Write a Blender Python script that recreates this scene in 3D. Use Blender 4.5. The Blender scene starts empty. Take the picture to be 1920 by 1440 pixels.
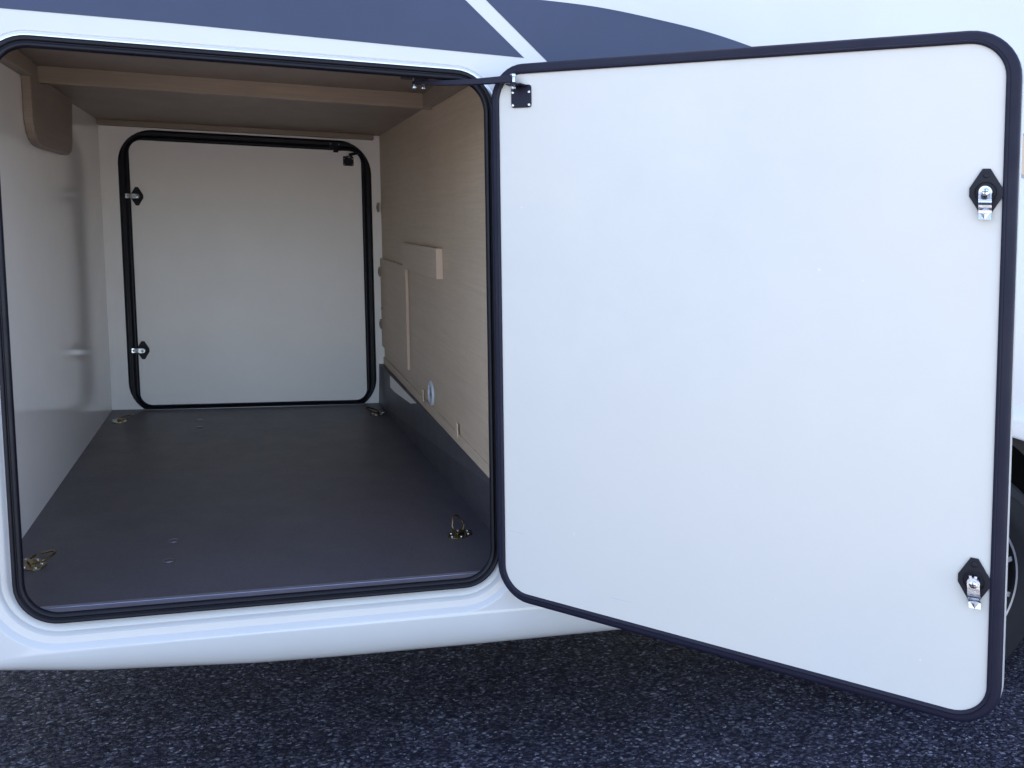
import bpy, bmesh, math, random
from mathutils import Vector, Matrix
from mathutils.geometry import tessellate_polygon
random.seed(7)
PI = math.pi
S = bpy.context.scene
COL = S.collection

# ------------------------------------------------------------------ camera
cam_d = bpy.data.cameras.new("camera"); cam = bpy.data.objects.new("camera", cam_d); COL.objects.link(cam)
S.camera = cam
cam_d.sensor_width = 36.0; cam_d.lens = 1.664111 / 1.920 * 36.0
cam_d.clip_start = 0.05; cam_d.clip_end = 2000
p_, r_, y_ = -0.1777609, -0.03106857, -0.28996388
Rz = Matrix.Rotation(y_, 3, 'Z'); Rx = Matrix.Rotation(p_, 3, 'X'); Ry = Matrix.Rotation(r_, 3, 'Y')
M = Rz @ Rx @ Ry                       # columns: right, forward, up
right, fwd, up = M.col[0], M.col[1], M.col[2]
cm = Matrix((right, up, -fwd)).transposed().to_4x4()
cm.translation = Vector((0.43341927, -1.8292531, 0.78389865))
cam.matrix_world = cm

# ------------------------------------------------------------------ light
SUN_EL, SUN_AZ = math.radians(54), math.radians(-14)     # behind the vehicle, a little to the left
sd = bpy.data.lights.new("sun", 'SUN'); sun = bpy.data.objects.new("sun", sd); COL.objects.link(sun)
sd.energy = 4.5; sd.angle = math.radians(0.5); sd.color = (1.0, 0.93, 0.84)
sv = Vector((math.sin(SUN_AZ) * math.cos(SUN_EL), math.cos(SUN_AZ) * math.cos(SUN_EL), math.sin(SUN_EL)))
sun.rotation_euler = sv.to_track_quat('Z', 'Y').to_euler()
W = bpy.data.worlds.new("World"); S.world = W; W.use_nodes = True
wn, wl = W.node_tree.nodes, W.node_tree.links
sky = wn.new('ShaderNodeTexSky'); sky.sky_type = 'NISHITA'; sky.sun_disc = False
sky.sun_elevation = SUN_EL; sky.sun_rotation = SUN_AZ
sky.air_density = 1.0; sky.dust_density = 1.6; sky.ozone_density = 1.2; sky.altitude = 50
bg = wn['Background']; bg.inputs['Strength'].default_value = 0.145
hs = wn.new('ShaderNodeHueSaturation'); hs.inputs['Saturation'].default_value = .84
wl.new(sky.outputs[0], hs.inputs['Color']); wl.new(hs.outputs[0], bg.inputs[0])
S.view_settings.view_transform = 'Standard'; S.view_settings.look = 'None'
S.view_settings.exposure = 2.22; S.view_settings.gamma = 1.0
S.cycles.max_bounces = 10; S.cycles.diffuse_bounces = 8; S.cycles.glossy_bounces = 4

# ------------------------------------------------------------------ materials
def mat(name, col=(.5, .5, .5), rough=.5, metal=0., coat=0., spec=.5):
    m = bpy.data.materials.new(name); m.use_nodes = True
    b = m.node_tree.nodes['Principled BSDF']
    b.inputs['Base Color'].default_value = (*col, 1); b.inputs['Roughness'].default_value = rough
    b.inputs['Metallic'].default_value = metal; b.inputs['Coat Weight'].default_value = coat
    b.inputs['Coat Roughness'].default_value = .08
    b.inputs['Specular IOR Level'].default_value = spec
    return m
class NT:
    def __init__(s, m):
        s.n, s.l = m.node_tree.nodes, m.node_tree.links; s.b = s.n['Principled BSDF']
    def coord(s, scale=(1, 1, 1), rot=(0, 0, 0)):
        t = s.n.new('ShaderNodeTexCoord'); mp = s.n.new('ShaderNodeMapping')
        mp.inputs['Scale'].default_value = scale; mp.inputs['Rotation'].default_value = rot
        s.l.new(t.outputs['Object'], mp.inputs[0]); return mp.outputs[0]
    def noise(s, v, scale, detail=4, rough=.6, dist=0):
        t = s.n.new('ShaderNodeTexNoise'); t.inputs['Scale'].default_value = scale
        t.inputs['Detail'].default_value = detail; t.inputs['Roughness'].default_value = rough
        t.inputs['Distortion'].default_value = dist; s.l.new(v, t.inputs['Vector']); return t.outputs['Fac']
    def ramp(s, f, stops, interp='LINEAR'):
        r = s.n.new('ShaderNodeValToRGB'); r.color_ramp.interpolation = interp
        e = r.color_ramp.elements
        while len(e) < len(stops): e.new(.5)
        for k, (p, c) in enumerate(stops):
            e[k].position = p; e[k].color = (*c, 1) if len(c) == 3 else c
        s.l.new(f, r.inputs[0]); return r.outputs[0]
    def mix(s, f, a, b, mode='MIX'):
        x = s.n.new('ShaderNodeMix'); x.data_type = 'RGBA'; x.blend_type = mode
        for sock, v in ((0, f), (6, a), (7, b)):
            if isinstance(v, (int, float)): x.inputs[sock].default_value = v
            elif isinstance(v, tuple): x.inputs[sock].default_value = (*v, 1)
            else: s.l.new(v, x.inputs[sock])
        return x.outputs[2]
    def bump(s, h, strength, dist=.001, prev=None):
        b = s.n.new('ShaderNodeBump'); b.inputs['Strength'].default_value = strength
        b.inputs['Distance'].default_value = dist; s.l.new(h, b.inputs['Height'])
        if prev: s.l.new(prev, b.inputs['Normal'])
        return b.outputs[0]
    def set(s, name, v): s.l.new(v, s.b.inputs[name])

M_ = {}
# white gelcoat, gently wavy
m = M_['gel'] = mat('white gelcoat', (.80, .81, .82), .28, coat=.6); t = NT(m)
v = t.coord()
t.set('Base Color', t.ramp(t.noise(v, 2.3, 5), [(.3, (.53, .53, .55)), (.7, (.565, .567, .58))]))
t.set('Normal', t.bump(t.noise(v, 5, 2), .25, .004, t.bump(t.noise(v, 900, 2), .05, .0003)))
# door liner: matt white glass-fibre sheet with faint scuffs
m = M_['liner'] = mat('white door liner', (.78, .78, .77), .42, spec=.4); t = NT(m)
v = t.coord()
base = t.ramp(t.noise(v, 3.1, 6, .7), [(.3, (.57, .566, .558)), (.7, (.612, .606, .592))])
vs = t.coord((1.2, 1.2, 60), (0, math.radians(7), math.radians(40)))
scr = t.ramp(t.noise(vs, 3.0, 3, .5), [(.735, (0, 0, 0)), (.75, (1, 1, 1))])
zs = t.n.new('ShaderNodeSeparateXYZ'); t.l.new(t.coord(), zs.inputs[0])
low = t.ramp(zs.outputs[2], [(.05, (1, 1, 1)), (.35, (0, 0, 0))])
scm = t.mix(1.0, scr, low, 'MULTIPLY')
sp = t.ramp(t.noise(v, 70, 1), [(.815, (0, 0, 0)), (.84, (1, 1, 1))])
warm = t.ramp(t.noise(t.coord(), 1.1, 3), [(.42, (0, 0, 0)), (.62, (.8, .8, .8))])
base = t.mix(warm, base, (.615, .59, .565))
b2 = t.mix(scm, base, (.47, .48, .52)); b3 = t.mix(sp, b2, (.68, .67, .66))
t.set('Base Color', b3)
t.set('Roughness', t.ramp(t.noise(v, 6, 6, .75), [(.3, (.34,) * 3), (.7, (.5,) * 3)]))
t.set('Normal', t.bump(t.noise(v, 9, 3), .22, .004, t.bump(t.noise(v, 260, 3), .22, .0005)))
# interior liners
def liner(name, a, b, rough, spec=.5):
    m = mat(name, a, rough, spec=spec); t = NT(m); v = t.coord()
    c = t.ramp(t.noise(v, 4.2, 6, .7), [(.28, a), (.72, b)])
    st = t.ramp(t.noise(v, 26, 2), [(.80, (0, 0, 0)), (.84, (1, 1, 1))])
    t.set('Base Color', t.mix(st, c, tuple(x * .8 for x in a)))
    t.set('Roughness', t.ramp(t.noise(v, 7, 3), [(.2, (rough * .85,) * 3), (.8, (rough * 1.15,) * 3)]))
    t.set('Normal', t.bump(t.noise(v, 350, 2), .15, .0003, t.bump(t.noise(v, 6, 2), .12, .003)))
    return m
M_['wall_l'] = liner('smooth grey wall liner', (.86, .82, .81), (.90, .86, .85), .13, .8)
M_['wall_r'] = liner('off white rear liner', (.88, .845, .83), (.92, .885, .87), .42)
# wood
def wood(name, a, b, c, axis='y', rough=.5, sc=1.):
    m = mat(name, a, rough); t = NT(m)
    k = {'y': (2.2 * sc, 1.6 * sc, 55 * sc), 'x': (1.6 * sc, 55 * sc, 55 * sc)}[axis]
    v = t.coord(k)
    g = t.noise(v, 1.6, 8, .65, .6); f = t.noise(t.coord(tuple(q * 3 for q in k)), 2.4, 3, .7)
    lo = t.noise(t.coord(), 2.5, 2)
    c1 = t.ramp(g, [(.30, a), (.52, b), (.70, c)])
    c2 = t.mix(t.ramp(f, [(.52, (0, 0, 0)), (.70, (.38, .38, .38))]), c1, tuple(x * .62 for x in a))
    t.set('Base Color', t.mix(.35, c2, t.ramp(lo, [(.3, a), (.7, c)])))
    t.set('Normal', t.bump(f, .35, .0005)); return m
M_['oak'] = wood('pale oak veneer', (.50, .395, .295), (.57, .455, .345), (.63, .51, .395))
M_['pine'] = wood('raw timber', (.235, .18, .14), (.28, .215, .17), (.325, .25, .20), 'x')
M_['ply'] = wood('brown plywood', (.225, .17, .135), (.265, .205, .165), (.31, .24, .195))
M_['end'] = mat('pale timber edge', (.56, .42, .33), .6)
# floor vinyl
m = M_['floor'] = mat('dark speckled vinyl', (.05, .05, .055), .36); t = NT(m); v = t.coord()
n1 = t.noise(v, 420, 2, .6); n2 = t.noise(v, 3, 4)
c = t.ramp(n1, [(.30, (.044, .041, .050)), (.55, (.070, .064, .078)), (.68, (.125, .117, .135))])
t.set('Base Color', t.mix(.25, c, t.ramp(n2, [(.3, (.045, .040, .052)), (.7, (.095, .083, .108))])))
t.set('Roughness', t.ramp(t.noise(v, 9, 8, .75), [(.3, (.36,) * 3), (.7, (.46,) * 3)]))
t.set('Normal', t.bump(n1, .5, .0006))
# rubber
def rubber(name, c, rough):
    m = mat(name, c, rough, spec=.26); t = NT(m); v = t.coord()
    t.set('Normal', t.bump(t.noise(v, 260, 3), .18, .0006))
    t.set('Roughness', t.ramp(t.noise(v, 14, 3), [(.3, (rough - .06,) * 3), (.7, (rough + .10,) * 3)]))
    return m
M_['rub'] = rubber('black rubber seal', (.0045, .0045, .010), .42)
M_['frame'] = rubber('black coated frame', (.0085, .0085, .024), .5)
M_['plas'] = rubber('black moulded plastic', (.008, .008, .016), .45)
M_['tyre'] = rubber('tyre rubber', (.010, .010, .014), .6)
M_['dark'] = mat('dark cavity', (.012, .012, .013), .9)
M_['under'] = mat('dark underbody', (.02, .02, .02), .85)
M_['alu'] = mat('brushed aluminium', (.72, .71, .74), .33, 1)
m = M_['zinc'] = mat('bright zinc', (.62, .64, .68), .26, 1); t = NT(m)
t.set('Normal', t.bump(t.noise(t.coord(), 160, 2), .25, .0008))
m = M_['brass'] = mat('yellow zinc', (.55, .43, .22), .27, 1); t = NT(m)
t.set('Base Color', t.ramp(t.noise(t.coord(), 60, 3), [(.3, (.20, .16, .085)), (.6, (.34, .26, .14)), (.8, (.30, .19, .12))]))
t.set('Normal', t.bump(t.noise(t.coord(), 140, 2), .3, .001))
M_['sill'] = mat('anodised sill', (.42, .42, .52), .38, .85)
m = M_['blue'] = mat('blue grey film', (.062, .085, .17), .5, spec=.35); t = NT(m)
t.set('Base Color', t.ramp(t.noise(t.coord(), 3, 4), [(.3, (.032, .043, .088)), (.7, (.041, .053, .106))]))
M_['beige'] = mat('beige film', (.50, .38, .27), .4)
M_['gtrim'] = mat('grey trim line', (.28, .27, .33), .4)
M_['vent'] = mat('pale plastic vent', (.58, .62, .70), .4)
M_['disc'] = mat('satin steel cap', (.22, .22, .25), .3, .9)
M_['rimd'] = mat('dark wheel lacquer', (.02, .02, .024), .25, .3)
M_['rims'] = mat('machined wheel face', (.66, .66, .72), .32, .9)
# asphalt with exposed stone chips
m = M_['asph'] = mat('asphalt', (.05, .05, .05), .75, spec=.06); t = NT(m)
wv = t.coord()
wob = t.n.new('ShaderNodeTexNoise'); wob.inputs['Scale'].default_value = 60; t.l.new(wv, wob.inputs['Vector'])
vadd = t.n.new('ShaderNodeVectorMath'); vadd.operation = 'MULTIPLY_ADD'
t.l.new(wob.outputs['Color'], vadd.inputs[0]); vadd.inputs[1].default_value = (.016, .016, .0); t.l.new(t.coord((.72, 1.12, 1), (0, 0, math.radians(-24))), vadd.inputs[2])
def vor(scale, feat='F1'):
    q = t.n.new('ShaderNodeTexVoronoi'); q.feature = feat; q.inputs['Scale'].default_value = scale
    t.l.new(vadd.outputs[0], q.inputs['Vector']); return q
va, vb = vor(122), vor(250)
sa = t.n.new('ShaderNodeSeparateColor'); t.l.new(va.outputs['Color'], sa.inputs[0])
sb = t.n.new('ShaderNodeSeparateColor'); t.l.new(vb.outputs['Color'], sb.inputs[0])
ca = t.ramp(sa.outputs[0], [(.0, (.020, .020, .033)), (.40, (.050, .051, .076)), (.72, (.095, .097, .136)), (.92, (.15, .152, .20)), (.99, (.30, .31, .37))])
cb = t.ramp(sb.outputs[0], [(.0, (.018, .018, .034)), (.5, (.048, .048, .080)), (.9, (.12, .12, .17)), (.985, (.42, .42, .50))])
gap = t.ramp(va.outputs['Distance'], [(.42, (1, 1, 1)), (.62, (.15, .15, .15))])
both = t.mix(t.ramp(sa.outputs[1], [(.58, (0, 0, 0)), (.60, (1, 1, 1))]), ca, cb)
tar = t.mix(gap, (.012, .012, .024), both)
big = t.ramp(t.noise(wv, 3.4, 6, .7), [(.3, (.70, .70, .70)), (.7, (1.22, 1.20, 1.22))])
t.set('Base Color', t.mix(1.0, tar, big, 'MULTIPLY'))
t.set('Roughness', t.ramp(sa.outputs[2], [(.3, (.9,) * 3), (.9, (.6,) * 3)]))
inv = t.n.new('ShaderNodeMath'); inv.operation = 'MULTIPLY_ADD'
t.l.new(va.outputs['Distance'], inv.inputs[0]); inv.inputs[1].default_value = -.9; t.l.new(sa.outputs[2], inv.inputs[2])
inv2 = t.n.new('ShaderNodeMath'); inv2.operation = 'MULTIPLY_ADD'
t.l.new(vb.outputs['Distance'], inv2.inputs[0]); inv2.inputs[1].default_value = -.6; t.l.new(inv.outputs[0], inv2.inputs[2])
t.set('Normal', t.bump(inv2.outputs[0], .95, .006))

# ------------------------------------------------------------------ mesh helpers
LY, LX = 0.103383166, -0.0153860751         # the body sides lean very slightly
def lean(P):
    return (P[0] + LX * P[2], P[1] + LY * P[2], P[2])
class MB:
    def __init__(s): s.v, s.f, s.mi = [], [], []
    def add(s, vs, fs, mi=0):
        o = len(s.v); s.v += [tuple(q) for q in vs]
        for f in fs: s.f.append(tuple(o + i for i in f)); s.mi.append(mi)
    def box(s, x0, x1, y0, y1, z0, z1, mi=0, pl=None):
        vs = [(x, y, z) for x in (x0, x1) for y in (y0, y1) for z in (z0, z1)]
        if pl: vs = [pl(*q) for q in vs]
        s.add(vs, [(0, 1, 3, 2), (4, 6, 7, 5), (0, 4, 5, 1), (2, 3, 7, 6), (0, 2, 6, 4), (1, 5, 7, 3)], mi)
    def prism(s, pts, n0, n1, pl, mi=0):             # polygon (u,v) extruded from n0 to n1
        k = len(pts)
        s.add([pl(u, v, n0) for u, v in pts] + [pl(u, v, n1) for u, v in pts],
              [tuple(range(k)), tuple(range(2 * k - 1, k - 1, -1))] + [(i, (i + 1) % k, k + (i + 1) % k, k + i) for i in range(k)], mi)
    def disc(s, u, v, r, n0, n1, pl, mi=0, k=20, dome=0):
        pts = [(u + r * math.cos(2 * PI * i / k), v + r * math.sin(2 * PI * i / k)) for i in range(k)]
        if not dome: return s.prism(pts, n0, n1, pl, mi)
        rings = [(1, n0), (1, n1 - dome), (.93, n1 - dome * .45), (.7, n1 - dome * .12), (.35, n1)]
        vs = []
        for q, n in rings: vs += [pl(u + q * (a - u), v + q * (b - v), n) for a, b in pts]
        fs = [(j * k + i, j * k + (i + 1) % k, (j + 1) * k + (i + 1) % k, (j + 1) * k + i) for j in range(4) for i in range(k)]
        fs.append(tuple(4 * k + i for i in range(k))); s.add(vs, fs, mi)
    def tube(s, path, r, mi=0, k=10, closed=False):
        P = [Vector(q) for q in path]; n = len(P); rings = []
        for i in range(n):
            a = P[(i - 1) % n] if closed or i else P[0]; b = P[(i + 1) % n] if closed or i < n - 1 else P[-1]
            d = (b - a).normalized(); e = d.cross(Vector((.3, .2, 1))).normalized(); g = d.cross(e)
            rings.append([tuple(P[i] + r * (math.cos(2 * PI * j / k) * e + math.sin(2 * PI * j / k) * g)) for j in range(k)])
        vs = [q for rr in rings for q in rr]
        m_ = n if closed else n - 1
        fs = [(i * k + j, i * k + (j + 1) % k, ((i + 1) % n) * k + (j + 1) % k, ((i + 1) % n) * k + j) for i in range(m_) for j in range(k)]
        if not closed: fs += [tuple(range(k)), tuple((n - 1) * k + j for j in range(k))]
        s.add(vs, fs, mi)
    def build(s, name, mats, parent=None, smooth=35, bevel=0, shear=True, wn_=False, **props):
        me = bpy.data.meshes.new(name)
        vs = [lean(q) for q in s.v] if shear else s.v
        me.from_pydata(vs, [], s.f)
        for m_ in (mats if isinstance(mats, (list, tuple)) else [mats]): me.materials.append(m_)
        me.polygons.foreach_set('material_index', s.mi)
        bm = bmesh.new(); bm.from_mesh(me)
        bmesh.ops.remove_doubles(bm, verts=bm.verts, dist=1e-5)
        bmesh.ops.recalc_face_normals(bm, faces=bm.faces); bm.to_mesh(me); bm.free()
        o = bpy.data.objects.new(name, me); COL.objects.link(o)
        if parent: o.parent = parent
        if bevel:
            b = o.modifiers.new('bevel', 'BEVEL'); b.width = bevel; b.segments = 2; b.limit_method = 'ANGLE'; b.angle_limit = math.radians(40)
        if smooth and wn_:
            w_ = o.modifiers.new('weighted normal', 'WEIGHTED_NORMAL'); w_.keep_sharp = True; w_.weight = 90
        if smooth:
            me.polygons.foreach_set('use_smooth', [True] * len(me.polygons))
            me.set_sharp_from_angle(angle=math.radians(smooth))
        for k_, v_ in props.items(): o[k_] = v_
        return o

def rrect(x0, x1, z0, z1, r, d=0, seg=10, div=10):
    """points round a rounded rectangle, same count for any offset d"""
    x0 -= d; x1 += d; z0 -= d; z1 += d; r = max(r + d, .002)
    out = []
    cs = [((x1 - r, z0 + r), -90), ((x1 - r, z1 - r), 0), ((x0 + r, z1 - r), 90), ((x0 + r, z0 + r), 180)]
    for k, ((cx, cz), a0) in enumerate(cs):
        arc = [(cx + r * math.cos(math.radians(a0 + 90 * i / seg)), cz + r * math.sin(math.radians(a0 + 90 * i / seg))) for i in range(seg + 1)]
        out += arc
        (nx, nz), na = cs[(k + 1) % 4]
        e = (nx + r * math.cos(math.radians(na)), nz + r * math.sin(math.radians(na)))
        s_ = arc[-1]
        out += [(s_[0] + (e[0] - s_[0]) * j / div, s_[1] + (e[1] - s_[1]) * j / div) for j in range(1, div)]
    return out
def ring(mb, rect, prof, pl, mi=0):
    """sweep a profile [(offset, height) or callables of (u,v)] round a rounded rectangle"""
    base = rrect(*rect); k = len(base); vs = []
    loops = []
    for d, n in prof:
        if callable(d):
            cache = {}
            L = []
            for i in range(k):
                dd = round(d(base[i][1]), 5)
                if dd not in cache: cache[dd] = rrect(*rect, d=dd)
                L.append(cache[dd][i])
        else: L = rrect(*rect, d=d)
        loops.append([(u, v, n(v) if callable(n) else n) for u, v in L])
    for L in loops: vs += [pl(*q) for q in L]
    fs = [(j * k + i, j * k + (i + 1) % k, (j + 1) * k + (i + 1) % k, (j + 1) * k + i) for j in range(len(prof) - 1) for i in range(k)]
    mb.add(vs, fs, mi); return loops
def plate_with_hole(mb, outer, holes, pl, n, mi=0):
    polys = [[Vector((u, v, 0)) for u, v in outer]] + [[Vector((u, v, 0)) for u, v in h] for h in holes]
    tris = tessellate_polygon(polys); flat = [q for p in polys for q in p]
    mb.add([pl(q.x, q.y, n) for q in flat], [tuple(t_) for t_ in tris], mi)

WALL = lambda u, v, n: (u, -n, v)                 # side wall: n points out towards the camera
FAR = lambda u, v, n: (u, 2.1 - n, v)             # far wall seen from inside
HX, HY, DA, DW = 0.964255, -0.0514446, 0.821947, 0.944056
DZ0, DZ1 = -0.00983, 1.09239
ca_, sa_ = math.cos(DA), math.sin(DA)
DOOR = lambda s, z, n: (HX + s * ca_ - n * sa_, HY - s * sa_ - n * ca_, z)
XL, XR, ZF, ZG = -0.125, 1.013, -0.0255, -0.51
OP = (0, .94377, 0, 1.08248, .062)                # the opening
RD = (-.0132, .9294, -.0086, 1.0772, .05)         # far door panel

# ------------------------------------------------------------------ ground
g = MB(); g.add([(-120, -120, ZG), (120, -120, ZG), (120, 120, ZG), (-120, 120, ZG)], [(0, 1, 2, 3)])
g.build('ground', M_['asph'], shear=False, smooth=0, kind='structure', label='dark speckled asphalt the motorhome is parked on')

m = M_['bounce_conc'] = mat('pale bounce concrete', (.5, .48, .44), .85, spec=.2); t = NT(m); v = t.coord()
t.set('Base Color', t.ramp(t.noise(v, 1.5, 8, .7), [(.3, (.30, .285, .26)), (.7, (.38, .36, .33))]))
t.set('Normal', t.bump(t.noise(v, 60, 4), .4, .003))
g = MB(); g.add([(-60, -45, ZG + .004), (60, -45, ZG + .004), (60, -3.1, ZG + .004), (-60, -3.1, ZG + .004)], [(0, 1, 2, 3)])  # added out of view as a reflector, throws sunlight into the garage
g.build('bounce_pavement', M_['bounce_conc'], shear=False, smooth=0, kind='structure', label='unseen sheet of concrete added behind the camera to bounce sunlight into the garage')

# ------------------------------------------------------------------ motorhome
van = bpy.data.objects.new('motorhome', None); COL.objects.link(van); van.location = (2.3, 1.1, ZG)
van['label'] = 'white motorhome with blue grey stripes and its rear side garage door standing open'; van['category'] = 'motorhome'
bpy.context.view_layer.update()
_inv = Matrix.Translation((-2.3, -1.1, -ZG))
def part(mb, name, mats, parent=van, **k):
    o = mb.build(name, mats, None, **k); o.parent = parent
    if parent is van: o.matrix_parent_inverse = _inv
    return o

# --- side panel with stepped surround, curled bottom edge and wheel arch
def lerp(a, b, t): return a + (b - a) * t
def low(v):                                        # 1 at the bottom of the surround, 0 at its top
    t = min(1, max(0, (1.02 - v) / .45)); return t * t * (3 - 2 * t)
dB = [.019, .028, .030, .037, .045, .0465, .053, .0545, .067, .0685, .0765, .079]
nB = [-.026, -.026, -.025, -.019, -.0185, -.0175, -.0115, -.011, -.0105, -.0095, -.0018, 0]
dT = [.019, .0272, .0276, .0280, .0288, .0292, .0297, .0302, .0312, .0320, .0330, .0345]
nT = [-.008, -.008, -.0078, -.007, -.0055, -.005, -.004, -.0032, -.0022, -.0015, -.0005, 0]
prof = [((lambda v, a=a, b=b: lerp(b, a, low(v))), (lambda v, c=c, d=d: lerp(d, c, low(v)))) for a, b, c, d in zip(dB, dT, nB, nT)]
mb = MB(); loops = ring(mb, OP, prof, WALL)
hole = [(u, v) for u, v, n in loops[-1]]
zpts = [(-.75, .10), (-.40, -.03), (-.20, -.075), (-.052, -.104), (.106, -.124), (.43, -.146), (.6, -.151), (.94, -.156), (1.27, -.158), (7, -.158)]
zpts = [(a, b - .019) for a, b in zpts]
def zb(x):
    for (a, za), (b, z2) in zip(zpts, zpts[1:]):
        if x <= b: return lerp(za, z2, (x - a) / (b - a))
    return -.177
RC = .05                                           # bottom curl radius
def rc(x):
    return RC if x < -.1 or x > 1.9 else max(.036, min(.085, -.083 - zb(x)))
AX, AZ, AR = 2.29, -.17, .445
th0 = math.asin((-.177 + RC - AZ) / AR)
arch = [(AX + AR * math.cos(PI - th0 - (PI - 2 * th0) * i / 40), AZ + AR * math.sin(PI - th0 - (PI - 2 * th0) * i / 40)) for i in range(41)]
xs1 = [lerp(-.75, arch[0][0], i / 60) for i in range(60)]
xs2 = [lerp(arch[-1][0], 6.6, i / 12) for i in range(1, 13)]
outer = [(x, zb(x) + rc(x)) for x in xs1] + arch + [(x, zb(x) + rc(x)) for x in xs2] + [(6.6, 2.35), (-.75, 2.35)]
plate_with_hole(mb, outer, [hole], WALL, 0)
def curl(xs):
    n = 12; vs = []
    for x in xs:
        for j in range(n + 1):
            a = PI / 2 * j / n
            vs.append((x, .052 * (1 - math.cos(a)), zb(x) + rc(x) * (1 - math.sin(a))))
        vs.append((x, .10, zb(x) + .004))
    n += 1
    mb.add(vs, [(i * (n + 1) + j, (i + 1) * (n + 1) + j, (i + 1) * (n + 1) + j + 1, i * (n + 1) + j + 1) for i in range(len(xs) - 1) for j in range(n)])
curl(xs1 + [arch[0][0]]); curl([arch[-1][0]] + xs2)
# arch flare and inner return
fl = [(.445, .12, 0), (.445, -.010, 0), (.450, -.014, 0), (.49, -.015, 0), (.512, -.012, 0), (.524, -.004, 0), (.532, .0015, 0)]
A0, A1 = math.radians(2), math.radians(178)
n = 48; vs = []
for i in range(n + 1):
    a = lerp(A0, A1, i / n)
    vs += [(AX + R * math.cos(a), y, AZ + R * math.sin(a)) for R, y, _ in fl]
k = len(fl)
mb.add(vs, [(i * k + j, (i + 1) * k + j, (i + 1) * k + j + 1, i * k + j + 1) for i in range(n) for j in range(k - 1)])
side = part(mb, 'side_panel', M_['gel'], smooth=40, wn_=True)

# --- remaining shell: rear, far side, nose, roof, underbody
mb = MB()
mb.box(-.75, -.745, .0005, 2.26, .12, 2.35); mb.box(-.75, 6.6, 2.255, 2.26, -.15, 2.35)
mb.box(6.595, 6.6, .0005, 2.26, -.12, 2.35); mb.box(-.75, 6.6, .0005, 2.26, 2.351, 2.40)
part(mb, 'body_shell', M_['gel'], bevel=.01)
mb = MB(); mb.box(-.18, 1.80, .10, 2.20, -.145, -.10); mb.box(-.744, -.181, .06, 2.20, .10, .12); mb.box(1.80, 2.78, .50, 1.80, -.145, -.06); mb.box(2.78, 6.5, .10, 2.20, -.145, -.10)
mb.box(-.1, 1.7, 1.15, 2.0, -.40, -.146); mb.box(3.0, 6.0, 1.15, 2.0, -.38, -.146); mb.box(1.95, 2.6, .85, 1.5, -.36, -.146); mb.box(.1, 6.2, .62, .70, -.25, -.146);  # unseen boxes added to block far-side light and darken the ground below
part(mb, 'underbody', M_['under'])
mb = MB(); vs = []; n = 30                          # wheel housing
for i in range(n + 1):
    a = lerp(math.radians(-5), math.radians(185), i / n)
    vs += [(AX + .455 * math.cos(a), y, AZ + .455 * math.sin(a)) for y in (.07, .55)]
mb.add(vs, [(2 * i, 2 * i + 1, 2 * i + 3, 2 * i + 2) for i in range(n)])
mb.add([(AX, .55, AZ)] + [vs[2 * i + 1] for i in range(n + 1)], [(0, i, i + 1) for i in range(1, n + 1)])
part(mb, 'wheel_housing', M_['dark'])

# --- film stripes on the side
def stripe(pts, name, m_, n1=.0012, n0=.0002, **kw):
    mb = MB(); mb.prism(pts, n0, n1, WALL); return part(mb, name, m_, smooth=0, **kw)
stripe([(-.748, 1.1505), (.30, 1.1508), (1.036, 1.1425), (.612, 1.50), (-.748, 1.62)], 'stripe', M_['blue'], label='long blue grey stripe above the open garage')
def spline(P, n=8):
    o = []
    for i in range(1, len(P) - 2):
        for j in range(n):
            t_ = j / n; a, b, c, d = P[i - 1], P[i], P[i + 1], P[i + 2]
            o.append(tuple(.5 * (2 * b[q] + (c[q] - a[q]) * t_ + (2 * a[q] - 5 * b[q] + 4 * c[q] - d[q]) * t_ ** 2 + (3 * b[q] - a[q] - 3 * c[q] + d[q]) * t_ ** 3) for q in (0, 1)))
    return o + [P[-2]]
top = [(.66, 1.50), (.80, 1.43), (1.062, 1.2685), (1.215, 1.2655), (1.365, 1.2515), (1.49, 1.235), (1.613, 1.2095), (1.80, 1.165), (2.0, 1.11)]
stripe([(1.102, 1.1285), (1.30, 1.05), (1.72, .98), (2.0, 1.0)] + spline([(2.2, 1.05)] + top[::-1][:-2] + [(.9, 1.2685)]) + [(.945, 1.2625)], 'stripe', M_['blue'], label='blue grey stripe running behind the open door')
stripe([(2.386, 1.064), (2.55, 1.034), (3.2, .905), (3.1, .83), (2.55, .918), (2.389, .950)], 'stripe', M_['gtrim'], label='thin grey edged stripe end by the wheel')
stripe([(2.391, 1.057), (2.55, 1.028), (3.18, .902), (3.09, .84), (2.55, .924), (2.394, .957)], 'stripe', M_['beige'], n1=.0022, n0=.0013, label='beige stripe end beside the open door')

# --- opening trim and seal
mb = MB()
tq = [(.0215, -.027, .0215, -.009), (.0216, -.0225, .0216, -.001), (.0235, -.0215, .0236, .0022), (.0250, -.0215, .0270, .0026), (.0262, -.0225, .0300, .0010), (.0266, -.025, .0330, -.0022), (.0268, -.027, .0350, -.0060)]
tr = [((lambda v, a=a, c=c: lerp(c, a, low(v))), (lambda v, b=b, d=d: lerp(d, b, low(v)))) for a, b, c, d in tq]
ring(mb, OP, tr, WALL); part(mb, 'opening_trim', M_['alu'])
mb = MB()
sp_ = [(.0220, -.026), (.0222, .000), (.0205, .0045), (.0175, .006), (.0145, .0045), (.0130, .001), (.0118, .0008), (.0105, .0038), (.0075, .0058), (.0040, .0048), (.0015, .001),
       (.0012, -.001), (.0005, -.003), (.0026, -.0055), (.0042, -.0075), (.0034, -.0105), (.0068, -.014), (.0086, -.016), (.0080, -.019), (.0118, -.024), (.0165, -.033)]
ring(mb, OP, sp_, WALL); part(mb, 'opening_seal', M_['rub'], smooth=55)

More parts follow.
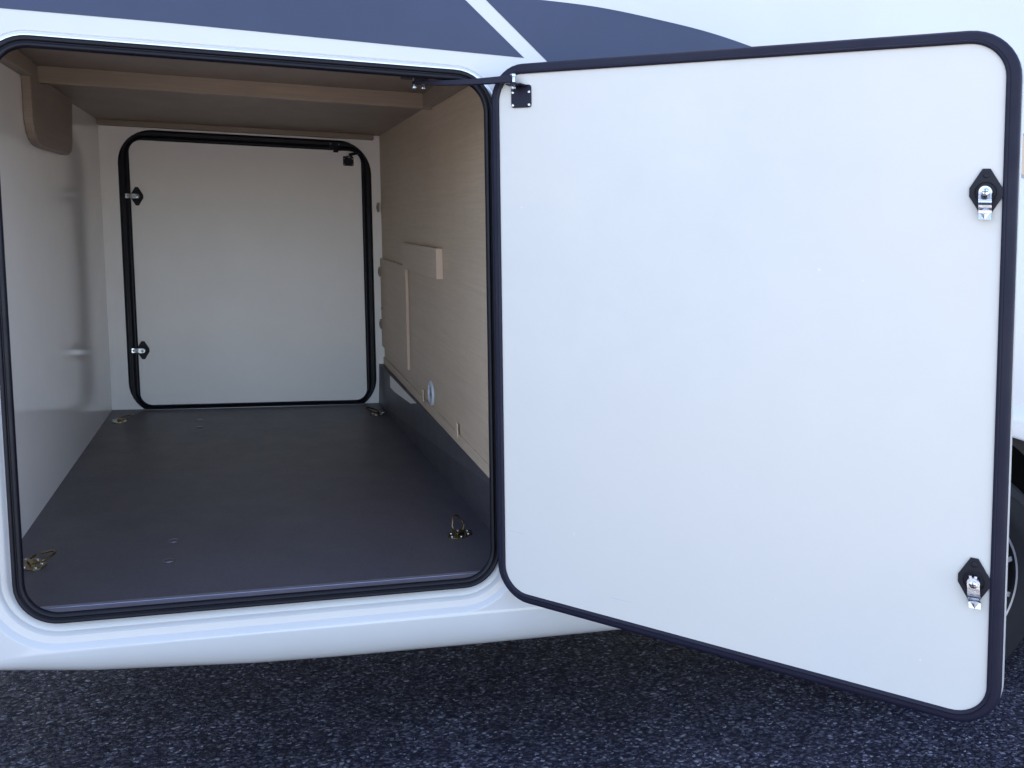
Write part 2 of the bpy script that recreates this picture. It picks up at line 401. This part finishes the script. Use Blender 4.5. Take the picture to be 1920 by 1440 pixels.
# --- garage interior
def quad(*p): return list(p)
mb = MB(); outer = [(XL, ZF - .02), (XR + .1, ZF - .02), (XR + .1, 1.20), (XL, 1.20)]
plate_with_hole(mb, outer, [rrect(*OP, d=.0160)], WALL, -.0335)
part(mb, 'front_lining', M_['wall_r'], smooth=0)
mb = MB(); mb.box(XL - .02, XL, .034, 2.16, ZF - .02, 1.21)
part(mb, 'side_wall', M_['wall_l'], smooth=0, label='glossy pale grey wall on the left of the garage')
mb = MB(); mb.box(XR, XR + .015, .034, 2.14, .150, 1.1765); mb.box(XR - .006, XR, .034, 2.12, .1505, .181)
part(mb, 'side_wall', M_['oak'], smooth=0, bevel=.001, label='pale oak panel on the right of the garage')
mb = MB(); mb.box(XL, XR + .1, .087, 2.12, ZF - .02, ZF)
part(mb, 'garage_floor', M_['floor'], smooth=0)
mb = MB(); mb.box(XL, XR + .1, .0345, .0865, ZF - .02, ZF + .0015)
mb.box(XL, XR + .1, .080, .0925, ZF + .0018, ZF + .0034)
part(mb, 'sill_strip', M_['sill'], smooth=0, bevel=.0008)
# dark upstand along the right edge of the floor
mb = MB()
a0, a1, b0, b1 = (.981, 2.115, ZF), (.987, 2.115, .1498), (1.052, .034, ZF), (1.0125, .034, .1498)
mb.add([a0, a1, b1, b0, (1.06, 2.115, ZF), (1.06, 2.115, .1498), (1.08, .034, .1498), (1.08, .034, ZF)],
       [(0, 1, 2, 3), (1, 5, 6, 2), (0, 4, 5, 1), (3, 2, 6, 7)])
part(mb, 'floor_upstand', M_['floor'], smooth=0)
def up(t, h, n=0):                                  # point on the upstand: t along from rear to front, h up
    y = lerp(2.115, .034, t); xa = lerp(.981, 1.052, t); xb = lerp(.987, 1.0125, t)
    return (lerp(xa, xb, h) - n, y, lerp(ZF, .1498, h))
mb = MB(); P = [(.155, .995), (.155, .655), (.285, .62), (.43, .985)]
mb.prism(P, 0, .002, up); part(mb, 'cover_plate', M_['wall_r'], smooth=0)
for t_, h_ in ((.47, .55), (.70, .45)):
    mb = MB(); mb.disc(t_, h_, .0022, 0, .0015, lambda a, b, n, t_=t_, h_=h_: up(t_ + (a - t_) / 2.0, h_ + (b - h_) * 5.7, n), k=12, dome=.001)
    part(mb, 'screw', M_['zinc'])
# far wall
mb = MB(); outer = [(XL, ZF), (XR + .02, ZF), (XR + .02, 1.19), (XL, 1.19)]
plate_with_hole(mb, outer, [rrect(*RD, d=-.003)], FAR, 0)
part(mb, 'end_wall', M_['wall_r'], smooth=0)
# ceiling: front board, cross beam, rear board
mb = MB(); mb.box(XL, XR + .02, .034, .905, 1.178, 1.195)
part(mb, 'ceiling', M_['ply'], smooth=0)
mb = MB(); mb.box(XL, XR - .0005, .906, .935, 1.1325, 1.19)
part(mb, 'cross_beam', M_['pine'], smooth=0, bevel=.002)
mb = MB(); mb.box(XL, XR - .0005, .936, 2.098, 1.1495, 1.175)
part(mb, 'ceiling', M_['ply'], smooth=0)
mb = MB(); mb.box(XR - .03, XR - .0005, .036, .9055, 1.136, 1.1775)
part(mb, 'ceiling_batten', M_['pine'], smooth=0, bevel=.002)
mb = MB(); mb.box(XL + .0005, XL + .03, .036, .8055, 1.136, 1.1775)
part(mb, 'ceiling_batten', M_['pine'], smooth=0, bevel=.002)
mb = MB(); mb.box(XL + .0005, XR - .031, 2.055, 2.0995, 1.128, 1.149)
part(mb, 'ceiling_batten', M_['pine'], smooth=0, bevel=.002)
# brown gusset on the left wall
LW = lambda y, z, n: (XL + n, y, z)
pts = [(.806, 1.1775), (.806, 1.07), (.810, 1.015), (.828, .986), (.852, .970), (.89, .960), (.95, .957), (1.30, .960), (1.35, .972), (1.375, .995), (1.41, 1.1485), (.90, 1.1485), (.90, 1.1775)]
mb = MB(); mb.prism(pts, .0005, .024, LW); part(mb, 'wall_bracket', M_['ply'], smooth=30, bevel=.003)
# right wall fittings
RW = lambda y, z, n: (XR - n, y, z)
mb = MB(); mb.prism([(.79, .612), (1.42, .612), (1.42, .705), (.79, .705)], .0005, .0215, RW)
mb.prism([(.788, .6125), (.7895, .6125), (.7895, .7045), (.788, .7045)], .001, .021, RW, 1)
part(mb, 'wood_block', [M_['oak'], M_['end']], smooth=0, bevel=.001)
mb = MB(); mb.prism([(1.42, .232), (2.085, .232), (2.085, .619), (1.42, .619)], .0005, .0125, RW)
mb.prism([(1.4165, .2325), (1.4195, .2325), (1.4195, .6185), (1.4165, .6185)], .001, .0122, RW, 1)
part(mb, 'access_flap', [M_['oak'], M_['end']], smooth=0, bevel=.001)
for z_ in (.33, .56, .84):
    mb = MB(); mb.disc(2.085, z_, .014, .0128, .022, RW, k=12, dome=.004)
    mb.box(2.06, 2.095, 0, .006, z_ - .02, z_ + .02, 0, lambda y, n, z: (XR - .0128 - n, y, z))
    part(mb, 'hinge', M_['ply'])
mb = MB(); mb.disc(2.03, .405, .004, .0126, .022, RW, k=12, dome=.002); part(mb, 'screw', M_['zinc'])
# round air vent
mb = MB(); c_y, c_z = 1.008, .222; k = 36
prf = [(.041, .0005), (.041, .004), (.037, .0075), (.031, .0075), (.029, .003), (.029, .0005)]
vs = []
for i in range(k):
    a = 2 * PI * i / k; vs += [RW(c_y + R * math.cos(a), c_z + R * math.sin(a), n) for R, n in prf]
q = len(prf)
mb.add(vs, [(i * q + j, ((i + 1) % k) * q + j, ((i + 1) % k) * q + j + 1, i * q + j + 1) for i in range(k) for j in range(q - 1)])
for j in range(-3, 4):
    h = math.sqrt(.029 ** 2 - (j * .0075) ** 2)
    mb.prism([(c_y - h, c_z + j * .0075 - .0013), (c_y + h, c_z + j * .0075 - .0013), (c_y + h, c_z + j * .0075 + .0013), (c_y - h, c_z + j * .0075 + .0013)], .001, .0055, RW)
vent = part(mb, 'air_vent', M_['vent'])
mb = MB(); mb.disc(c_y, c_z, .0288, .0003, .0009, RW, k=28); part(mb, 'vent_hole', M_['dark'], parent=vent)
for y_c in (1.13, .60):
    mb = MB(); mb.prism([(y_c - .012, .172), (y_c + .012, .172), (y_c + .009, .212), (y_c - .009, .212)], .0063, .0105, RW)
    part(mb, 'panel_clip', M_['oak'], bevel=.001)

# --- latches
OCT = [(.0058, .0375), (-.0058, .0375), (-.0242, .0065), (-.0242, -.0065), (-.0058, -.0375), (.0058, -.0375), (.0242, -.0065), (.0242, .0065)]
def latch(pl, u0, v0, rot, parent, base_n=.001, tilt=0):
    mb = MB()
    P = lambda a, b, n: pl(u0 + a, v0 + b, n)
    mb.prism(OCT, base_n, base_n + .004, P)
    k = 32; vs = []
    for i in range(k):
        a = 2 * PI * i / k; vs += [P(R * math.cos(a), R * math.sin(a), n) for R, n in ((.0175, base_n + .0038), (.0175, base_n + .0062), (.0155, base_n + .0062), (.0150, base_n + .0042))]
    mb.add(vs, [(i * 4 + j, ((i + 1) % k) * 4 + j, ((i + 1) % k) * 4 + j + 1, i * 4 + j + 1) for i in range(k) for j in range(3)])
    for e in (1, -1): mb.disc(0, e * .0275, .0048, base_n + .0035, base_n + .0062, P, k=16, dome=.001)
    mb.disc(0, 0, .0105, base_n + .0035, base_n + .016, P, k=20)
    part(mb, 'latch_plate', M_['plas'], parent=parent, bevel=.0007)
    c, s_ = math.cos(rot), math.sin(rot)
    Q = lambda a, b, n: pl(u0 + a * c - b * s_, v0 + a * s_ + b * c, n)
    mb = MB()
    w = .0094; prof = [(-.006, .0235), (-.0165, .0232), (-.0205, .0195), (-.0245, .0185), (-.0285, .0140), (-.0335, .0130), (-.0435, .0155)]
    head = [(w * math.cos(a), w * math.sin(a)) for a in [PI * i / 12 for i in range(13)]]
    mb.prism(head + [(-w, -.006), (w, -.006)], .0205, .0235, Q)
    for (t0, n0), (t1, n1) in zip(prof, prof[1:]):
        w0 = w if t0 > -.04 else w * .92; w1 = w * 1.02 if t1 > -.04 else w * .95
        vs = [Q(-w0, t0, n0), Q(w0, t0, n0), Q(w1, t1, n1), Q(-w1, t1, n1), Q(-w0, t0, n0 - .003), Q(w0, t0, n0 - .003), Q(w1, t1, n1 - .003), Q(-w1, t1, n1 - .003)]
        mb.add(vs, [(0, 1, 2, 3), (4, 7, 6, 5), (0, 3, 7, 4), (1, 5, 6, 2), (2, 6, 7, 3), (0, 4, 5, 1)])
    mb.add([Q(-.0072, -.0325, .0134), Q(.0072, -.0325, .0134), Q(0, -.0434, .0158), Q(0, -.0345, .0175)], [(0, 3, 2), (3, 1, 2), (0, 1, 3)], 2)     # pressed V at the tip
    mb.disc(0, 0, .0066, .0233, .0275, Q, k=20, dome=.0025)
    mb.disc(0, 0, .0098, .0165, .0206, Q, k=20)
    for e in ((-1, 1) if tilt else ()): mb.box(e * .004 - .002, e * .004 + .002, .0085, .0125, .017, .0205, 0, Q)
    mb.box(-.0045, .0045, -.0007, .0007, .0272, .0279, 1, Q); mb.box(-.0007, .0007, -.0045, .0045, .0272, .02795, 1, Q)
    part(mb, 'latch_cam', [M_['zinc'], M_['plas'], M_['alu']], parent=parent, bevel=.0004)

# --- open garage door
D = (0, DW, DZ0, DZ1, .055)
mb = MB()
dO = rrect(*D, d=.0215)
plate_with_hole(mb, dO, [], DOOR, -.034)
def dside(v): return 0
ring(mb, D, [(.0215, -.034), (.0240, -.0335), (.0245, -.0315), (.0235, -.0285), (.020, -.028)], DOOR)
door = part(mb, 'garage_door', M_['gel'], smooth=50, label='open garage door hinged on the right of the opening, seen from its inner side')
_pi = Matrix.Identity(4)
mb = MB(); mb.prism(rrect(*D, d=.001), -.012, .0, DOOR)
part(mb, 'inner_panel', M_['liner'], parent=door, smooth=0)
mb = MB()
ring(mb, D, [(.000, -.004), (.000, .0035), (.0015, .0050), (.0045, .0055), (.0062, .0035), (.0070, .0015), (.0090, .0012), (.0130, .0016), (.0175, .0012), (.0205, -.001), (.0218, -.005), (.0222, -.012), (.0215, -.0275), (.010, -.028)], DOOR)
part(mb, 'door_frame', M_['frame'], parent=door, smooth=50)
latch(DOOR, .9205, .858, math.radians(0), door)
latch(DOOR, .9205, .222, math.radians(4), door, tilt=1)
# stay bracket on the door
mb = MB()
mb.prism(rrect(.031, .079, 1.024, 1.070, .006, seg=4, div=2), .0004, .0032, DOOR)
mb.box(.034, .070, 1.0665, 1.0695, .0, .030, 0, DOOR)
for a, b in ((.0355, 1.029), (.0745, 1.029), (.0355, 1.055), (.0745, 1.055)): mb.disc(a, b, .0034, .003, .0052, DOOR, 1, k=12, dome=.0015)
part(mb, 'stay_bracket', [M_['frame'], M_['zinc']], parent=door, bevel=.0006)
BOLT = lambda u, v, n: (u, v, n)
def vbolt(mb, c, z0, z1, r, mi=1):
    mb.disc(c[0], c[1], r, z0, z1, BOLT, mi, k=6 if r > .004 else 12)
bc = DOOR(.046, 0, .018)
mb = MB(); vbolt(mb, bc, 1.060, 1.0665, .0062); vbolt(mb, bc, 1.0695, 1.073, .0075, 0); vbolt(mb, bc, 1.073, 1.084, .0055, 1); vbolt(mb, bc, 1.084, 1.090, .0068, 1)
part(mb, 'bolt', [M_['frame'], M_['zinc']], parent=door, bevel=.0006)
# stay arm between body and door
e0 = Vector((.800, .050, 1.0795)); e1 = Vector((bc[0], bc[1], 1.0785)); mb = MB()
n = 14; dv = (e1 - e0); hv = Vector((dv.y, -dv.x, 0)).normalized()
pts = []
for i in range(n + 1):
    t_ = i / n; c = e0 + dv * t_; c.z += -.0035 * math.sin(PI * t_) + .002 * t_
    pts.append(c)
vs = []
for i, c in enumerate(pts):
    h = .0040 + .0032 * i / n
    vs += [tuple(c + hv * .006 + Vector((0, 0, h))), tuple(c - hv * .006 + Vector((0, 0, h))), tuple(c - hv * .006 - Vector((0, 0, h))), tuple(c + hv * .006 - Vector((0, 0, h)))]
mb.add(vs, [(4 * i + j, 4 * i + (j + 1) % 4, 4 * i + 4 + (j + 1) % 4, 4 * i + 4 + j) for i in range(n) for j in range(4)] + [(0, 1, 2, 3), (4 * n, 4 * n + 3, 4 * n + 2, 4 * n + 1)])
arm = part(mb, 'door_stay', M_['frame'], bevel=.001)
mb = MB(); mb.box(.775, .832, .036, .066, 1.0875, 1.0905)
for x in (.801, .821):
    vbolt(mb, (x, .050), 1.0735, 1.0875, .0038, 1); vbolt(mb, (x, .050), 1.0675, 1.0735, .0058, 1)
part(mb, 'stay_bracket', [M_['frame'], M_['zinc']], parent=arm, bevel=.0006)
# hinge strip between body and door
mb = MB(); mb.tube([(.9615, -.022, z) for z in (.05, .3, .6, .9, 1.03)], .0055); mb.box(.9625, .972, -.0215, .008, .05, 1.03)
part(mb, 'hinge', M_['rub'])

# --- far door (closed)
mb = MB(); mb.prism(rrect(*RD, d=.004), -.03, -.001, FAR)
fdoor = part(mb, 'garage_door', M_['wall_r'], smooth=0, label='closed garage door on the far side, seen from inside')
mb = MB()
rp = [(.001, -.002), (.000, .004), (.002, .009), (.008, .012), (.014, .010), (.020, .0065), (.0245, .0065), (.029, .010), (.035, .011), (.040, .008), (.0435, .003), (.044, .0005)]
base = rrect(*RD); kk = len(base); vs = []
for d, nn in rp:
    L = rrect(RD[0], RD[1], RD[2], RD[3], RD[4] * (1 + d / .044 * .9), d=d)
    for (u, v) in L:
        dd = v if v > RD[2] else max(v, RD[2] - .0168 * (min(1, d / .03)))
        vs.append(FAR(u, dd, nn))
mb.add(vs, [(j * kk + i, j * kk + (i + 1) % kk, (j + 1) * kk + (i + 1) % kk, (j + 1) * kk + i) for j in range(len(rp) - 1) for i in range(kk)])
part(mb, 'door_frame', M_['rub'], parent=fdoor, smooth=50)
latch(FAR, .010, .851, -PI / 2, fdoor, .001); latch(FAR, .006, .221, -PI / 2 , fdoor, .001)
mb = MB(); mb.prism(rrect(.852, .898, 1.014, 1.055, .005, seg=4, div=2), .0002, .004, FAR)
for a, b in ((.857, 1.02), (.893, 1.02), (.857, 1.045), (.893, 1.045)): mb.disc(a, b, .003, .0038, .006, FAR, 1, k=10, dome=.0015)
mb.box(.865, .890, 1.052, 1.056, .004, .030, 0, FAR)
mb.disc(.8765, 1.05, .0045, .012, .034, FAR, 1, k=10)
part(mb, 'stay_bracket', [M_['plas'], M_['zinc']], parent=fdoor, bevel=.0005)
mb = MB(); mb.tube([FAR(.8765, 1.060, .022), FAR(.90, 1.066, .026), FAR(.925, 1.072, .022)], .006); mb.box(.795, .84, 1.082, 1.112, .010, .018, 0, FAR)
mb.box(.81, .83, 1.068, 1.082, .012, .030, 0, FAR); mb.tube([FAR(.82, 1.078, .026), FAR(.87, 1.082, .034), FAR(.925, 1.072, .030)], .005)
for a in (.800, .835): mb.disc(a, 1.103, .003, .0178, .021, FAR, 1, k=10)
part(mb, 'door_stay', [M_['plas'], M_['zinc']], parent=fdoor)
# bright edge of the far sill
mb = MB(); mb.box(-.03, .955, 2.080, 2.0835, ZF, ZF + .0012); part(mb, 'sill_strip', M_['disc'], smooth=0)

# --- lashing eyes on the floor
def eye(cx, cy, yaw, lift, k_=1.3):
    c, s_ = math.cos(yaw) * k_, math.sin(yaw) * k_
    P = lambda u, v, n: (cx + u * c - v * s_, cy + u * s_ + v * c, ZF + n)
    mb = MB()
    out = [(.034, .006), (.034, -.006), (.018, -.021), (-.018, -.021), (-.034, -.006), (-.034, .006), (-.018, .021), (.018, .021)]
    mb.prism(out, .0002, .0028, P)
    mb.tube([P(u, 0, .0045 + .003 * math.cos(u / .012 * PI / 2)) for u in (-.012, -.006, 0, .006, .012)], .0048)
    e = part(mb, 'lashing_eye', M_['brass'], bevel=.0006)
    cl, sl = math.cos(lift), math.sin(lift)
    shp = [(-.012, 0), (-.019, .014), (-.017, .022), (-.009, .038), (-.004, .042), (.004, .042), (.009, .038), (.017, .022), (.019, .014), (.012, 0), (0, -.002)]
    mb = MB(); mb.tube([P(a, b * cl, .008 + b * sl) for a, b in shp], .0026, k=8, closed=True)
    part(mb, 'ring', M_['brass'], parent=e)
    for a, b in ((.026, .0), (-.026, .0), (.012, -.0145), (-.012, -.0145), (.012, .0145), (-.012, .0145)):
        mb = MB(); mb.disc(a, b, .0034, .0026, .0052, P, k=12, dome=.0018); part(mb, 'screw', M_['zinc'], parent=e)
eye(-.066, .350, math.radians(-62), math.radians(16))
eye(.952, .350, math.radians(38), math.radians(72), 1.2)
eye(-.070, 1.872, math.radians(-75), math.radians(20))
eye(.945, 1.868, math.radians(70), math.radians(24))
for (x, y) in ((.236, .449), (.236, .313), (.232, 1.849), (.236, 1.724)):
    mb = MB(); mb.disc(x, y, .0135, ZF + .0002, ZF + .0030, BOLT, k=28, dome=.0028)
    part(mb, 'floor_cap', M_['disc'])

# --- rear wheel
wh = bpy.data.objects.new('wheel', None); COL.objects.link(wh); wh.parent = van; wh.matrix_parent_inverse = _inv
WX, WZ, WY = 2.281, -.17, .040
def lathe(mb, prof, k=72, mi=0):
    vs = []
    for i in range(k):
        a = 2 * PI * i / k; vs += [(WX + R * math.cos(a), WY + y, WZ + R * math.sin(a)) for R, y in prof]
    q = len(prof); mb.add(vs, [(i * q + j, ((i + 1) % k) * q + j, ((i + 1) % k) * q + j + 1, i * q + j + 1) for i in range(k) for j in range(q - 1)], mi)
def wpart(mb, name, m_, **k):
    return part(mb, name, m_, parent=wh, shear=False, **k)
mb = MB(); lathe(mb, [(.208, .02), (.213, .002), (.222, -.004), (.232, -.006), (.240, -.010), (.262, -.016), (.290, -.014), (.300, -.0155), (.303, -.011), (.318, -.004), (.330, .006), (.338, .020), (.340, .035),
                      (.340, .060), (.333, .062), (.333, .068), (.340, .070), (.340, .105), (.333, .107), (.333, .113), (.340, .115), (.340, .150), (.336, .175), (.320, .195), (.26, .205), (.21, .19)])
wpart(mb, 'tyre', M_['tyre'])
mb = MB(); lathe(mb, [(.213, .004), (.2165, -.004), (.214, -.0065), (.2085, -.005)], mi=1)
lathe(mb, [(.2085, -.005), (.204, .006), (.200, .060), (.185, .12), (.0, .125)], mi=0)
for i in range(5):
    for sgn in (-1, 1):
        a = math.radians(5.5 + 72 * i); b = a + sgn * math.radians(15.5)
        ca1, sa1, cb1, sb1 = math.cos(a), math.sin(a), math.cos(b), math.sin(b)
        def seg(R, ang, off, y): return (WX + R * math.cos(ang) - off * math.sin(ang), WY + y, WZ + R * math.sin(ang) + off * math.cos(ang))
        i0 = a + sgn * math.radians(10)
        for mi, (w0, w1, y0, y1, yb) in ((0, (.013, .011, .022, .003, .05)), (1, (.009, .007, .0205, .0015, .003))):
            vs = [seg(.05, i0, -w0, y0), seg(.05, i0, w0, y0), seg(.209, b, w1, y1), seg(.209, b, -w1, y1),
                  seg(.05, i0, -w0, y0 + yb), seg(.05, i0, w0, y0 + yb), seg(.209, b, w1, y1 + yb), seg(.209, b, -w1, y1 + yb)]
            mb.add(vs, [(0, 1, 2, 3), (4, 7, 6, 5), (0, 3, 7, 4), (1, 5, 6, 2), (2, 6, 7, 3), (0, 4, 5, 1)], mi)
lathe(mb, [(.0, .012), (.045, .014), (.062, .022), (.066, .05)], mi=0)
wpart(mb, 'rim', [M_['rimd'], M_['rims']], smooth=30)
